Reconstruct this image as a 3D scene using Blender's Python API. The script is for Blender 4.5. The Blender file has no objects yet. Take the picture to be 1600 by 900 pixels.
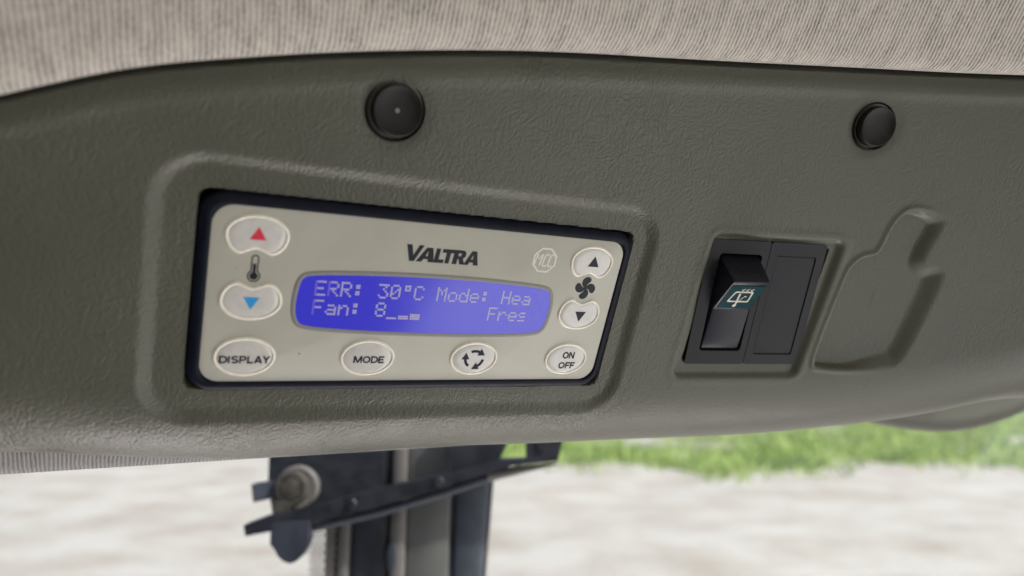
import bpy, bmesh, math, random
import numpy as np
from mathutils import Matrix, Vector
random.seed(7); rng = np.random.default_rng(7)
C = bpy.context.scene.collection
SC = bpy.context.scene

# ------------------------------------------------------------------ camera
F_PX = 1133.9                       # focal length for a 1600 px wide picture
PITCH = math.atan(127.54 / F_PX)    # the phone is tilted up a little
CAM = Vector((0.0, 0.0, 2.30))      # eye height in the tractor cab
cam_d = bpy.data.cameras.new('camera'); cam = bpy.data.objects.new('camera', cam_d); C.objects.link(cam)
cam.location = CAM; cam.rotation_euler = (math.radians(90) + PITCH, 0, 0)
cam_d.sensor_width = 36.0; cam_d.lens = 36.0 * F_PX / 1600.0
cam_d.clip_start = 0.005; cam_d.clip_end = 2000
cam_d.dof.use_dof = True; cam_d.dof.focus_distance = 0.285; cam_d.dof.aperture_fstop = 6.2
SC.camera = cam
# ------------------------------------------------------------------ sky, sun, exposure
SUN_EL, SUN_AZ = 48.0, 115.0        # azimuth clockwise from the view direction (+Y)
w = bpy.data.worlds.new('World'); SC.world = w; w.use_nodes = True
nt = w.node_tree; nt.nodes.clear()
sky = nt.nodes.new('ShaderNodeTexSky'); sky.sky_type = 'NISHITA'; sky.sun_disc = False
sky.sun_elevation = math.radians(SUN_EL); sky.sun_rotation = math.radians(SUN_AZ)
sky.dust_density = 4.0; sky.air_density = 1.0
bg = nt.nodes.new('ShaderNodeBackground'); bg.inputs['Strength'].default_value = 0.12
wo = nt.nodes.new('ShaderNodeOutputWorld')
nt.links.new(sky.outputs[0], bg.inputs[0]); nt.links.new(bg.outputs[0], wo.inputs[0])
sd = bpy.data.lights.new('sun', 'SUN'); sd.energy = 2.6; sd.angle = math.radians(3); sd.color = (1.0, 0.95, 0.88)
sun = bpy.data.objects.new('sun', sd); C.objects.link(sun)
az, el = math.radians(SUN_AZ), math.radians(SUN_EL)
sdir = Vector((math.sin(az) * math.cos(el), math.cos(az) * math.cos(el), math.sin(el)))
sun.rotation_euler = sdir.to_track_quat('Z', 'Y').to_euler(); sun.location = (3, -3, 8)
SC.view_settings.view_transform = 'Standard'; SC.view_settings.look = 'None'
SC.view_settings.gamma = 1.0; SC.view_settings.use_curve_mapping = False
SC.view_settings.exposure = 0.65
SC.cycles.use_denoising = True
SC.cycles.max_bounces = 8; SC.cycles.diffuse_bounces = 5; SC.cycles.transparent_max_bounces = 12
SC.cycles.sample_clamp_indirect = 6.0; SC.cycles.caustics_reflective = False; SC.cycles.caustics_refractive = False

# ------------------------------------------------------------------ frames
# the console face: u runs right along it, v up it, w out of it towards the driver (millimetres)
R_ = Vector((0.88634787, 0.0517554, 0.46011828)); D_ = Vector((-0.20778966, 0.93250831, 0.295384)); N_ = Vector((-0.4137764, -0.3574208, 0.83728099))
cp, sp = math.cos(PITCH), math.sin(PITCH)
def c2w(x):       # camera axes (right, down, forward) to world
    return Vector((x[0], x[2] * cp + x[1] * sp, x[2] * sp - x[1] * cp))
EU, EV, EW = c2w(R_), -c2w(D_), -c2w(N_)
CAMP = Vector((-19.1236, 57.9944, 224.9907))       # the eye in console millimetres
ORG = CAM - (EU * CAMP[0] + EV * CAMP[1] + EW * CAMP[2]) * 0.001
PANEL = Matrix(((EU[0], EV[0], EW[0], ORG[0]), (EU[1], EV[1], EW[1], ORG[1]), (EU[2], EV[2], EW[2], ORG[2]), (0, 0, 0, 1)))
TL = 0.501                                          # level direction out of the face: v rises 0.5 per mm of w
U0, KC = 133.0, 0.00107
def wc(u): return np.where(np.asarray(u) > U0, KC * (np.asarray(u, float) - U0) ** 2, 0.0)
def on_face(u, q):
    x = float(wc(u)); return Vector((u, q + TL * x, x))
def face_matrix(u, q, lift=0.0, tilt=0.0):
    s = 2 * KC * max(u - U0, 0.0)
    a = Vector((1, TL * s, s)).normalized(); n = a.cross(Vector((0, 1, 0))).normalized(); b = n.cross(a)
    o = on_face(u, q) + n * lift
    m = Matrix(((a[0], b[0], n[0], o[0] * .001), (a[1], b[1], n[1], o[1] * .001), (a[2], b[2], n[2], o[2] * .001), (0, 0, 0, 1)))
    return PANEL @ m @ Matrix.Rotation(tilt, 4, 'X')
def at_depth(x, y, z):                              # a point seen in direction (x, y) of the 1600 px photograph, z metres ahead
    return CAM + c2w(Vector(((x - 800) / F_PX * z, (y - 450) / F_PX * z, z)))
def behind(x, y, wmm):                              # where that direction meets the plane w = wmm
    d = c2w(Vector(((x - 800) / F_PX, (y - 450) / F_PX, 1.0)))
    t = (wmm * .001 - (CAM - ORG).dot(EW)) / d.dot(EW)
    return CAM + d * t

# lamp added at right rear to haze the display and side-light the console
wl = bpy.data.lights.new('rear_fill_light', 'AREA'); wl.shape = 'RECTANGLE'; wl.size = 0.75; wl.size_y = 1.0; wl.energy = 2.8; wl.color = (0.95, 0.98, 1.0)
rear_fill = bpy.data.objects.new('rear_fill_light', wl); C.objects.link(rear_fill)
_c = ORG + (EU * 95 + EV * -30) * .001; _d = (EU * 215 + EV * -85 + EW * 225).normalized()
rear_fill.location = _c + _d * 1.15; rear_fill.rotation_euler = _d.to_track_quat('Z', 'Y').to_euler()
# lamp added low in front to brighten the console's rolled lower edge
bl_ = bpy.data.lights.new('under_console_fill_light', 'AREA'); bl_.shape = 'RECTANGLE'; bl_.size = 1.3; bl_.size_y = 0.5; bl_.energy = 13.0; bl_.color = (1.0, 0.91, 0.90)
bo_ = bpy.data.objects.new('under_console_fill_light', bl_); C.objects.link(bo_)
bo_.location = (0.05, 0.74, 1.30); bo_.rotation_euler = (Vector((0.05, 0.74, 1.30)) - Vector((0.0, 0.28, 2.28))).to_track_quat('Z', 'Y').to_euler()
# ------------------------------------------------------------------ materials
def mat(name, col, rough=0.5, spec=0.5, metal=0.0, coat=0.0):
    m = bpy.data.materials.new(name); m.use_nodes = True
    b = m.node_tree.nodes['Principled BSDF']
    b.inputs['Base Color'].default_value = (*col, 1); b.inputs['Roughness'].default_value = rough
    b.inputs['Specular IOR Level'].default_value = spec; b.inputs['Metallic'].default_value = metal
    b.inputs['Coat Weight'].default_value = coat
    return m, m.node_tree, b
def N(t, typ, **kw):
    n = t.nodes.new(typ)
    for k, v in kw.items():
        if k in n.inputs: n.inputs[k].default_value = v
        else: setattr(n, k, v)
    return n
def ramp(t, stops):
    n = t.nodes.new('ShaderNodeValToRGB')
    while len(n.color_ramp.elements) < len(stops): n.color_ramp.elements.new(0.5)
    for e, (p, c) in zip(n.color_ramp.elements, stops):
        e.position = p; e.color = (*c, 1) if len(c) == 3 else c
    return n
def mathn(t, op, a=None, b=None):
    n = t.nodes.new('ShaderNodeMath'); n.operation = op
    for i, x in enumerate((a, b)):
        if x is None: continue
        if isinstance(x, (int, float)): n.inputs[i].default_value = x
        else: t.links.new(x, n.inputs[i])
    return n.outputs[0]
def speckle(t, b, col, amount=0.15, scale=300, rough=None, bump=0.0, bscale=900):
    tc = N(t, 'ShaderNodeTexCoord'); no = N(t, 'ShaderNodeTexNoise', Scale=scale, Detail=5.0, Roughness=0.6)
    t.links.new(tc.outputs['Object'], no.inputs['Vector'])
    lo = tuple(c * (1 - amount) for c in col); hi = tuple(min(1, c * (1 + amount)) for c in col)
    r = ramp(t, [(0.3, lo), (0.7, hi)]); t.links.new(no.outputs[0], r.inputs[0]); t.links.new(r.outputs[0], b.inputs['Base Color'])
    if rough:
        rr = ramp(t, [(0.3, (rough[0],) * 3), (0.7, (rough[1],) * 3)]); t.links.new(no.outputs[0], rr.inputs[0]); t.links.new(rr.outputs[0], b.inputs['Roughness'])
    if bump:
        n2 = N(t, 'ShaderNodeTexNoise', Scale=bscale, Detail=3.0); t.links.new(tc.outputs['Object'], n2.inputs['Vector'])
        bp = N(t, 'ShaderNodeBump', Strength=bump, Distance=0.0003); t.links.new(n2.outputs[0], bp.inputs['Height']); t.links.new(bp.outputs[0], b.inputs['Normal'])

def plastic(name, col, amount=0.12, scale=250, rough=(0.35, 0.5), spec=0.5, bump=0.0, bscale=1500):
    m, t, b = mat(name, col, sum(rough) / 2, spec); speckle(t, b, col, amount, scale, rough, bump, bscale); return m

def console_material():
    col = (0.083, 0.087, 0.066)
    m, t, b = mat('grained console plastic', col, 0.5, 0.3)
    tc = N(t, 'ShaderNodeTexCoord')
    b.inputs['Sheen Weight'].default_value = 0.12; b.inputs['Sheen Roughness'].default_value = 0.35; b.inputs['Sheen Tint'].default_value = (1.0, .95, .9, 1)
    dn = N(t, 'ShaderNodeTexNoise', Scale=75.0, Detail=3.0); t.links.new(tc.outputs['Object'], dn.inputs['Vector'])
    mx = N(t, 'ShaderNodeMixRGB', blend_type='ADD'); mx.inputs[0].default_value = 0.011
    t.links.new(tc.outputs['Object'], mx.inputs[1]); t.links.new(dn.outputs['Color'], mx.inputs[2])
    mp = N(t, 'ShaderNodeMapping'); mp.inputs['Rotation'].default_value = (0, 0, math.radians(-25)); mp.inputs['Scale'].default_value = (1.5, .62, 1.0); t.links.new(mx.outputs[0], mp.inputs[0])
    vo2 = N(t, 'ShaderNodeTexVoronoi', Scale=330.0, feature='DISTANCE_TO_EDGE'); t.links.new(mp.outputs[0], vo2.inputs['Vector'])
    cr = ramp(t, [(0.0, (0, 0, 0)), (0.10, (.75,) * 3), (0.3, (1, 1, 1))]); t.links.new(vo2.outputs['Distance'], cr.inputs[0])
    vo = N(t, 'ShaderNodeTexVoronoi', Scale=820.0, feature='SMOOTH_F1'); vo.inputs['Smoothness'].default_value = 0.6
    t.links.new(mx.outputs[0], vo.inputs['Vector'])
    # the deeper creases only show in patches
    pn = N(t, 'ShaderNodeTexNoise', Scale=24.0, Detail=3.0); t.links.new(tc.outputs['Object'], pn.inputs['Vector'])
    pr = ramp(t, [(0.40, (.08,) * 3), (0.62, (1, 1, 1))]); t.links.new(pn.outputs[0], pr.inputs[0])
    fn = N(t, 'ShaderNodeTexNoise', Scale=1400.0, Detail=3.0); t.links.new(tc.outputs['Object'], fn.inputs['Vector'])
    h = mathn(t, 'MULTIPLY', cr.outputs[0], pr.outputs[0])
    h = mathn(t, 'MULTIPLY', h, 0.5)
    h = mathn(t, 'SUBTRACT', h, mathn(t, 'MULTIPLY', vo.outputs['Distance'], 0.8))
    h = mathn(t, 'ADD', h, mathn(t, 'MULTIPLY', fn.outputs[0], 0.22))
    sx = t.nodes.new('ShaderNodeSeparateXYZ'); t.links.new(tc.outputs['Object'], sx.inputs[0])
    mr = N(t, 'ShaderNodeMapRange'); t.links.new(sx.outputs[0], mr.inputs[0])
    for k_, v_ in ((1, 0.14), (2, 0.24), (3, 1.0), (4, 0.42)): mr.inputs[k_].default_value = v_
    h = mathn(t, 'MULTIPLY', h, mr.outputs[0])
    bp = N(t, 'ShaderNodeBump', Strength=0.66, Distance=0.00031); t.links.new(h, bp.inputs['Height']); t.links.new(bp.outputs[0], b.inputs['Normal'])
    sn = N(t, 'ShaderNodeTexNoise', Scale=14.0, Detail=5.0, Roughness=0.65); t.links.new(tc.outputs['Object'], sn.inputs['Vector'])
    r = ramp(t, [(0.3, (0.073, 0.077, 0.059)), (0.55, col), (0.75, (0.093, 0.095, 0.073))]); t.links.new(sn.outputs[0], r.inputs[0])
    # a few pale specks of dust
    ds = N(t, 'ShaderNodeTexVoronoi', Scale=70.0); t.links.new(tc.outputs['Object'], ds.inputs['Vector'])
    dr = ramp(t, [(0.0, (1, 1, 1)), (0.022, (0.6, 0.6, 0.6)), (0.03, (0, 0, 0))]); t.links.new(ds.outputs['Distance'], dr.inputs[0])
    gate = mathn(t, 'MULTIPLY', dr.outputs[0], mathn(t, 'GREATER_THAN', N_sep(t, ds.outputs['Color']), 0.93))
    sm = N(t, 'ShaderNodeMapping'); sm.inputs['Location'].default_value = (-0.2755, 0.0085, 0); t.links.new(tc.outputs['Object'], sm.inputs[0])
    s2 = N(t, 'ShaderNodeMapping'); s2.inputs['Rotation'].default_value = (0, 0, math.radians(10)); s2.inputs['Scale'].default_value = (520, 130, 0); t.links.new(sm.outputs[0], s2.inputs[0])
    vl = N(t, 'ShaderNodeVectorMath', operation='LENGTH'); t.links.new(s2.outputs[0], vl.inputs[0])
    sr = ramp(t, [(0.0, (.55,) * 3), (1.0, (0, 0, 0))]); t.links.new(vl.outputs['Value'], sr.inputs[0])
    sc_ = N(t, 'ShaderNodeMixRGB'); t.links.new(sr.outputs[0], sc_.inputs[0]); t.links.new(r.outputs[0], sc_.inputs[1]); sc_.inputs[2].default_value = (0.07, 0.055, 0.03, 1)
    r = sc_
    mm = N(t, 'ShaderNodeMixRGB'); t.links.new(gate, mm.inputs[0]); t.links.new(r.outputs[0], mm.inputs[1]); mm.inputs[2].default_value = (0.4, 0.38, 0.33, 1)
    t.links.new(mm.outputs[0], b.inputs['Base Color'])
    rr = ramp(t, [(0.3, (0.36,) * 3), (0.7, (0.48,) * 3)]); t.links.new(sn.outputs[0], rr.inputs[0]); t.links.new(rr.outputs[0], b.inputs['Roughness'])
    return m
def N_sep(t, sock):
    s = t.nodes.new('ShaderNodeSeparateColor'); t.links.new(sock, s.inputs[0]); return s.outputs[0]

def fabric_material(name, light, dark, pitch=1.7):
    m, t, b = mat(name, light, 0.9, 0.15)
    b.inputs['Sheen Weight'].default_value = 0.25
    uv = N(t, 'ShaderNodeUVMap'); uv.uv_map = 'ribs'
    sx = t.nodes.new('ShaderNodeSeparateXYZ'); t.links.new(uv.outputs[0], sx.inputs[0])
    tc = N(t, 'ShaderNodeTexCoord')
    wob = N(t, 'ShaderNodeTexNoise', Scale=0.10, Detail=3.0); t.links.new(uv.outputs[0], wob.inputs['Vector'])
    x = mathn(t, 'ADD', sx.outputs[0], mathn(t, 'MULTIPLY', wob.outputs[0], 1.3))
    s = mathn(t, 'SINE', mathn(t, 'MULTIPLY', x, 2 * math.pi / pitch))
    rib = mathn(t, 'ADD', mathn(t, 'MULTIPLY', s, 0.5), 0.5)
    # loops along each rib
    mp = N(t, 'ShaderNodeMapping'); mp.inputs['Scale'].default_value = (1.0, 0.42, 1.0); t.links.new(uv.outputs[0], mp.inputs[0])
    fz = N(t, 'ShaderNodeTexNoise', Scale=1.5, Detail=6.0, Roughness=0.75); t.links.new(mp.outputs[0], fz.inputs['Vector'])
    mel = N(t, 'ShaderNodeTexNoise', Scale=0.22, Detail=4.0, Roughness=0.7); t.links.new(mp.outputs[0], mel.inputs['Vector'])
    h = mathn(t, 'ADD', rib, mathn(t, 'MULTIPLY', fz.outputs[0], 2.0))
    bp = N(t, 'ShaderNodeBump', Strength=0.8, Distance=0.00045); t.links.new(h, bp.inputs['Height']); t.links.new(bp.outputs[0], b.inputs['Normal'])
    f = mathn(t, 'ADD', mathn(t, 'MULTIPLY', rib, 0.28), mathn(t, 'MULTIPLY', fz.outputs[0], 0.95))
    f = mathn(t, 'ADD', f, mathn(t, 'MULTIPLY', mel.outputs[0], 0.75))
    r = ramp(t, [(0.55, dark), (1.25 / 1.4, light)]); t.links.new(mathn(t, 'MULTIPLY', f, 0.82), r.inputs[0])
    t.links.new(r.outputs[0], b.inputs['Base Color'])
    return m

M_CON = console_material()
M_FAB = fabric_material('ribbed headliner knit', (0.60, 0.57, 0.505), (0.155, 0.147, 0.13), 1.5)
M_FAB2 = fabric_material('ribbed header knit', (0.34, 0.33, 0.325), (0.17, 0.165, 0.165), 1.5)
M_BEZ = plastic('black moulded bezel', (0.006, 0.008, 0.016), 0.3, 200, (0.38, 0.5), 0.10)
M_HOLE = plastic('matt black backing', (0.006, 0.006, 0.006), 0.2, 100, (0.8, 0.9), 0.2)  # near-black and matt, for the plate behind the unit's opening
M_BLK = plastic('black cap plastic', (0.004, 0.004, 0.004), 0.25, 400, (0.35, 0.5), 0.2, 0.1)
M_CAPF = plastic('satin black cap face', (0.012, 0.012, 0.012), 0.25, 400, (0.45, 0.6), 0.25, 0.15)
M_SWI = plastic('charcoal switch plastic', (0.019, 0.020, 0.024), 0.15, 300, (0.42, 0.55), 0.18, 0.2, 2200)
M_ROC = plastic('black rocker plastic', (0.009, 0.010, 0.017), 0.15, 300, (0.26, 0.36), 0.2)
M_INK = plastic('dark printed ink', (0.012, 0.015, 0.022), 0.12, 500, (0.4, 0.5), 0.2)
M_INKW = plastic('pale printed ink', (0.66, 0.65, 0.58), 0.05, 500, (0.4, 0.5))
M_RED = plastic('red printed ink', (0.62, 0.025, 0.055), 0.08, 500, (0.35, 0.45))
M_BLU = plastic('blue printed ink', (0.01, 0.30, 0.68), 0.08, 500, (0.35, 0.45))
M_GRYINK = plastic('grey printed ink', (0.21, 0.21, 0.20), 0.06, 500, (0.4, 0.5))
M_RIM = plastic('pale button rim', (0.78, 0.76, 0.66), 0.06, 300, (0.22, 0.3))
M_BTN = plastic('clear silver button dome', (0.56, 0.56, 0.53), 0.06, 300, (0.10, 0.2), 0.6)
M_TEAL = plastic('teal icon lens', (0.003, 0.034, 0.040), 0.2, 300, (0.4, 0.5), 0.04)
M_ICON = plastic('ivory icon print', (0.50, 0.47, 0.40), 0.1, 500, (0.4, 0.5))

def faceplate_material():
    col = (0.435, 0.438, 0.378)
    m, t, b = mat('silver grey foil', col, 0.42, 0.3)
    tc = N(t, 'ShaderNodeTexCoord')
    a = N(t, 'ShaderNodeTexNoise', Scale=45.0, Detail=6.0, Roughness=0.6); t.links.new(tc.outputs['Object'], a.inputs['Vector'])
    r = ramp(t, [(0.3, (0.415, 0.417, 0.357)), (0.7, (0.455, 0.458, 0.398))]); t.links.new(a.outputs[0], r.inputs[0])
    # grime and little marks
    g = N(t, 'ShaderNodeTexNoise', Scale=130.0, Detail=5.0, Roughness=0.7); t.links.new(tc.outputs['Object'], g.inputs['Vector'])
    gr = ramp(t, [(0.63, (0, 0, 0)), (0.78, (0.42, 0.42, 0.42))]); t.links.new(g.outputs[0], gr.inputs[0])
    mx = N(t, 'ShaderNodeMixRGB'); t.links.new(gr.outputs[0], mx.inputs[0]); t.links.new(r.outputs[0], mx.inputs[1]); mx.inputs[2].default_value = (0.22, 0.2, 0.15, 1)
    v = N(t, 'ShaderNodeTexVoronoi', Scale=95.0); t.links.new(tc.outputs['Object'], v.inputs['Vector'])
    vr = ramp(t, [(0.0, (1, 1, 1)), (0.035, (0.6, 0.6, 0.6)), (0.05, (0, 0, 0))]); t.links.new(v.outputs['Distance'], vr.inputs[0])
    gate = mathn(t, 'MULTIPLY', vr.outputs[0], mathn(t, 'GREATER_THAN', N_sep(t, v.outputs['Color']), 0.90))
    m2 = N(t, 'ShaderNodeMixRGB'); t.links.new(gate, m2.inputs[0]); t.links.new(mx.outputs[0], m2.inputs[1]); m2.inputs[2].default_value = (0.12, 0.1, 0.08, 1)
    t.links.new(m2.outputs[0], b.inputs['Base Color'])
    fb = N(t, 'ShaderNodeTexNoise', Scale=3500.0, Detail=2.0); t.links.new(tc.outputs['Object'], fb.inputs['Vector'])
    bp = N(t, 'ShaderNodeBump', Strength=0.08, Distance=0.0001); t.links.new(fb.outputs[0], bp.inputs['Height']); t.links.new(bp.outputs[0], b.inputs['Normal'])
    return m
M_FACE = faceplate_material()
def emit_mat(name, base, em, strength, rough=0.15, spec=0.5):
    m, t, b = mat(name, base, rough, spec)
    b.inputs['Emission Color'].default_value = (*em, 1); b.inputs['Emission Strength'].default_value = strength
    no = N(t, 'ShaderNodeTexNoise', Scale=60.0, Detail=3.0); tc = N(t, 'ShaderNodeTexCoord'); t.links.new(tc.outputs['Object'], no.inputs['Vector'])
    r = ramp(t, [(0.3, (rough * .85,) * 3), (0.7, (rough * 1.15,) * 3)]); t.links.new(no.outputs[0], r.inputs[0]); t.links.new(r.outputs[0], b.inputs['Roughness'])
    return m
M_LCD = emit_mat('backlit blue liquid crystal', (0.02, 0.02, 0.10), (0.020, 0.018, 0.50), 0.54, 0.13, 0.65)
M_DOT = emit_mat('lit display dot', (0.2, 0.2, 0.25), (0.36, 0.34, 0.46), 0.35, 0.3)
M_DIM = emit_mat('faded display dot', (0.05, 0.05, 0.12), (0.10, 0.065, 0.46), 0.60, 0.3)

# ------------------------------------------------------------------ mesh helpers (millimetres in, metres out)
def empty(name, mtx, label=None, cat=None, group=None):
    o = bpy.data.objects.new(name, None); C.objects.link(o); o.empty_display_size = 0.01; o.matrix_world = mtx
    if label: tag(o, label, cat, group)
    return o
def tag(o, label=None, cat=None, group=None, kind=None):
    if label: o['label'] = label
    if cat: o['category'] = cat
    if group: o['group'] = group
    if kind: o['kind'] = kind
    return o
def mesh(name, verts, faces, m, parent=None, mtx=None, smooth=True, scale=.001, mats=None, midx=None):
    me = bpy.data.meshes.new(name)
    me.from_pydata([(v[0] * scale, v[1] * scale, v[2] * scale) for v in verts], [], faces)
    me.update()
    bm = bmesh.new(); bm.from_mesh(me); bmesh.ops.recalc_face_normals(bm, faces=bm.faces); bm.to_mesh(me); bm.free()
    return finish(name, me, m, parent, mtx, smooth, mats, midx)
def finish(name, me, m, parent=None, mtx=None, smooth=True, mats=None, midx=None):
    for x in (mats or [m]): me.materials.append(x)
    if midx: me.polygons.foreach_set('material_index', midx)
    if smooth:
        me.polygons.foreach_set('use_smooth', [True] * len(me.polygons))
        me.set_sharp_from_angle(angle=math.radians(38))
    o = bpy.data.objects.new(name, me); C.objects.link(o)
    if parent is not None: o.parent = parent
    if mtx is not None: o.matrix_world = mtx if parent is None else o.matrix_world
    return o
def loft(outline, prof, cap=True, base=False, z=None):
    """closed outline (counter-clockwise); prof = [(inset, height)...] from the outside in"""
    P = np.array(outline, float); n = len(P)
    T = np.roll(P, -1, 0) - np.roll(P, 1, 0); T /= np.linalg.norm(T, axis=1)[:, None] + 1e-12
    NI = np.stack([-T[:, 1], T[:, 0]], 1)         # points inward for ccw
    V, Fc = [], []
    for ins, h in prof:
        Q = P + NI * ins
        V += [(q[0], q[1], h) for q in Q]
    for k in range(len(prof) - 1):
        for i in range(n):
            j = (i + 1) % n
            Fc.append((k * n + i, k * n + j, (k + 1) * n + j, (k + 1) * n + i))
    if cap: Fc.append(tuple((len(prof) - 1) * n + i for i in range(n)))
    if base: Fc.append(tuple(reversed(range(n))))
    return V, Fc
def rrect(x0, x1, y0, y1, r, seg=8):
    pts = []
    for cx, cy, a0 in ((x1 - r, y0 + r, -90), (x1 - r, y1 - r, 0), (x0 + r, y1 - r, 90), (x0 + r, y0 + r, 180)):
        for k in range(seg + 1):
            a = math.radians(a0 + 90 * k / seg); pts.append((cx + r * math.cos(a), cy + r * math.sin(a)))
    return densify(pts, 6.0)
def densify(pts, step):
    out = []
    for i in range(len(pts)):
        a, b = np.array(pts[i]), np.array(pts[(i + 1) % len(pts)])
        k = max(1, int(np.linalg.norm(b - a) / step))
        for j in range(k): out.append(tuple(a + (b - a) * j / k))
    return out
def ellipse(cx, cy, rx, ry, n=56, dent=0.0, side=-1, sharp=0.30):
    """an ellipse; dent pushes a soft notch into its lower (side -1) or upper (side 1) middle"""
    pts = []
    for k in range(n):
        a = 2 * math.pi * k / n
        x, y = rx * math.cos(a), ry * math.sin(a)
        if dent:
            g = math.exp(-(math.cos(a) / sharp) ** 2)
            if math.sin(a) * side > 0:
                y -= side * dent * g
                y += side * dent * 0.45 * math.exp(-((abs(math.cos(a)) - 0.55) / 0.22) ** 2)
        pts.append((cx + x, cy + y))
    return pts
def kidney(cx, cy, side):
    """rounded button outline with a soft notch in its lower (-1) or upper (1) middle"""
    h = [(0, 6.5), (4.2, 5.9), (7.6, 4.0), (9.5, 1.1), (9.2, -2.4), (7.4, -5.2), (4.8, -6.4), (2.4, -5.5), (0, -4.7), (-2.4, -5.5), (-4.8, -6.4), (-7.4, -5.2), (-9.2, -2.4), (-9.5, 1.1), (-7.6, 4.0), (-4.2, 5.9)]
    P = [np.array(p, float) for p in h]; n = len(P); out = []
    for i in range(n):
        a, b, c, d = P[i - 1], P[i], P[(i + 1) % n], P[(i + 2) % n]
        for k in range(5):
            u = k / 5; q = .5 * (2 * b + (c - a) * u + (2 * a - 5 * b + 4 * c - d) * u * u + (3 * b - a - 3 * c + d) * u ** 3); out.append((cx + q[0], cy - side * q[1]))
    return out if side > 0 else out[::-1]
def smooth_closed(pts, it=2):
    for _ in range(it):
        out = []
        for i in range(len(pts)):
            a, b = np.array(pts[i]), np.array(pts[(i + 1) % len(pts)])
            out += [tuple(.75 * a + .25 * b), tuple(.25 * a + .75 * b)]
        pts = out
    return pts
def flat(name, outlines, h0, h1, m, parent):
    """one flat print or plate from 2D outlines (holes allowed)"""
    cu = bpy.data.curves.new(name, 'CURVE'); cu.dimensions = '2D'; cu.fill_mode = 'BOTH'; cu.extrude = (h1 - h0) * .0005
    for pts in outlines:
        s = cu.splines.new('POLY'); s.points.add(len(pts) - 1); s.use_cyclic_u = True
        for p, q in zip(s.points, pts): p.co = (q[0] * .001, q[1] * .001, 0, 1)
    o = bpy.data.objects.new(name, cu); C.objects.link(o)
    me = bpy.data.meshes.new_from_object(o.evaluated_get(bpy.context.evaluated_depsgraph_get()))
    bpy.data.objects.remove(o); bpy.data.curves.remove(cu)
    for v in me.vertices: v.co.z += (h0 + h1) * .0005
    me.name = name; me.materials.clear()
    return finish(name, me, m, parent, smooth=False)
def arc(cx, cy, rx, ry, a0, a1, n=9):
    return [(cx + rx * math.cos(math.radians(a0 + (a1 - a0) * k / n)), cy + ry * math.sin(math.radians(a0 + (a1 - a0) * k / n))) for k in range(n + 1)]
# bold grotesque capitals as centre lines on a unit-high cell: (advance width, strokes)
GLYPH = {'D': (.76, [[(.09, 0), (.09, 1)], [(.0, .91), (.33, .91)] + arc(.33, .5, .33, .41, 90, -90) + [(.0, .09)]]),
 'I': (.28, [[(.09, 0), (.09, 1)]]),
 'S': (.70, [arc(.33, .715, .24, .195, 25, 270, 12) + arc(.33, .29, .25, .20, 90, -155, 12)]),
 'P': (.70, [[(.09, 0), (.09, 1)], [(.0, .91), (.36, .91)] + arc(.36, .68, .22, .23, 90, -90) + [(.0, .45)]]),
 'L': (.62, [[(.09, 0), (.09, 1)], [(.0, .09), (.56, .09)]]),
 'A': (.76, [[(.08, 0), (.38, 1)], [(.68, 0), (.38, 1)], [(.18, .28), (.58, .28)]]),
 'Y': (.70, [[(.06, 1), (.34, .45)], [(.62, 1), (.34, .45)], [(.34, .5), (.34, 0)]]),
 'M': (.92, [[(.09, 0), (.09, 1)], [(.12, 1), (.44, .05)], [(.76, 1), (.44, .05)], [(.79, 0), (.79, 1)]]),
 'O': (.84, [arc(.40, .5, .31, .42, 0, 360, 24)]),
 'E': (.68, [[(.09, 0), (.09, 1)], [(.0, .91), (.60, .91)], [(.0, .51), (.55, .51)], [(.0, .09), (.62, .09)]]),
 'N': (.80, [[(.09, 0), (.09, 1)], [(.10, .97), (.61, .03)], [(.62, 0), (.62, 1)]]),
 'F': (.62, [[(.09, 0), (.09, 1)], [(.0, .91), (.58, .91)], [(.0, .50), (.50, .50)]])}
def text(name, body, x0, x1, y0, y1, h, m, parent, wt=0.215):
    """each letter a print of its own, the word fitted into x0..x1, y0..y1"""
    tot = sum(GLYPH[c][0] for c in body) - .08; k = (x1 - x0) / tot; x = x0; hh = y1 - y0
    for c in body:
        V, Fc = [], []
        for n_, st in enumerate(GLYPH[c][1]):
            closed = st[0] == st[-1] or math.dist(st[0], st[-1]) < 1e-6
            P = np.array([(x + a * k, y0 + b * hh) for a, b in st]); wd = wt * hh; o = len(V); z = h + .05 + .004 * n_
            for i in range(len(P)):
                a = P[i - 1] if i > 0 else (P[-2] if closed else P[0]); b = P[i + 1] if i < len(P) - 1 else (P[1] if closed else P[-1])
                t = (b - a) / (np.linalg.norm(b - a) + 1e-9); nn = np.array([-t[1], t[0]]) * wd / 2
                V += [(*(P[i] + nn), z), (*(P[i] - nn), z)]
            Fc += [(o + 2 * i, o + 2 * i + 1, o + 2 * i + 3, o + 2 * i + 2) for i in range(len(P) - 1)]
        mesh(name, V, Fc, m, parent, smooth=False); x += GLYPH[c][0] * k
def stroke(pts, wd):
    """outline of a thick open polyline"""
    P = np.array(pts, float); L, Rr = [], []
    for i in range(len(P)):
        a = P[max(i - 1, 0)]; b = P[min(i + 1, len(P) - 1)]
        t = (b - a) / (np.linalg.norm(b - a) + 1e-9); n = np.array([-t[1], t[0]]) * wd / 2
        L.append(tuple(P[i] + n)); Rr.append(tuple(P[i] - n))
    return L + Rr[::-1]
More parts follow.
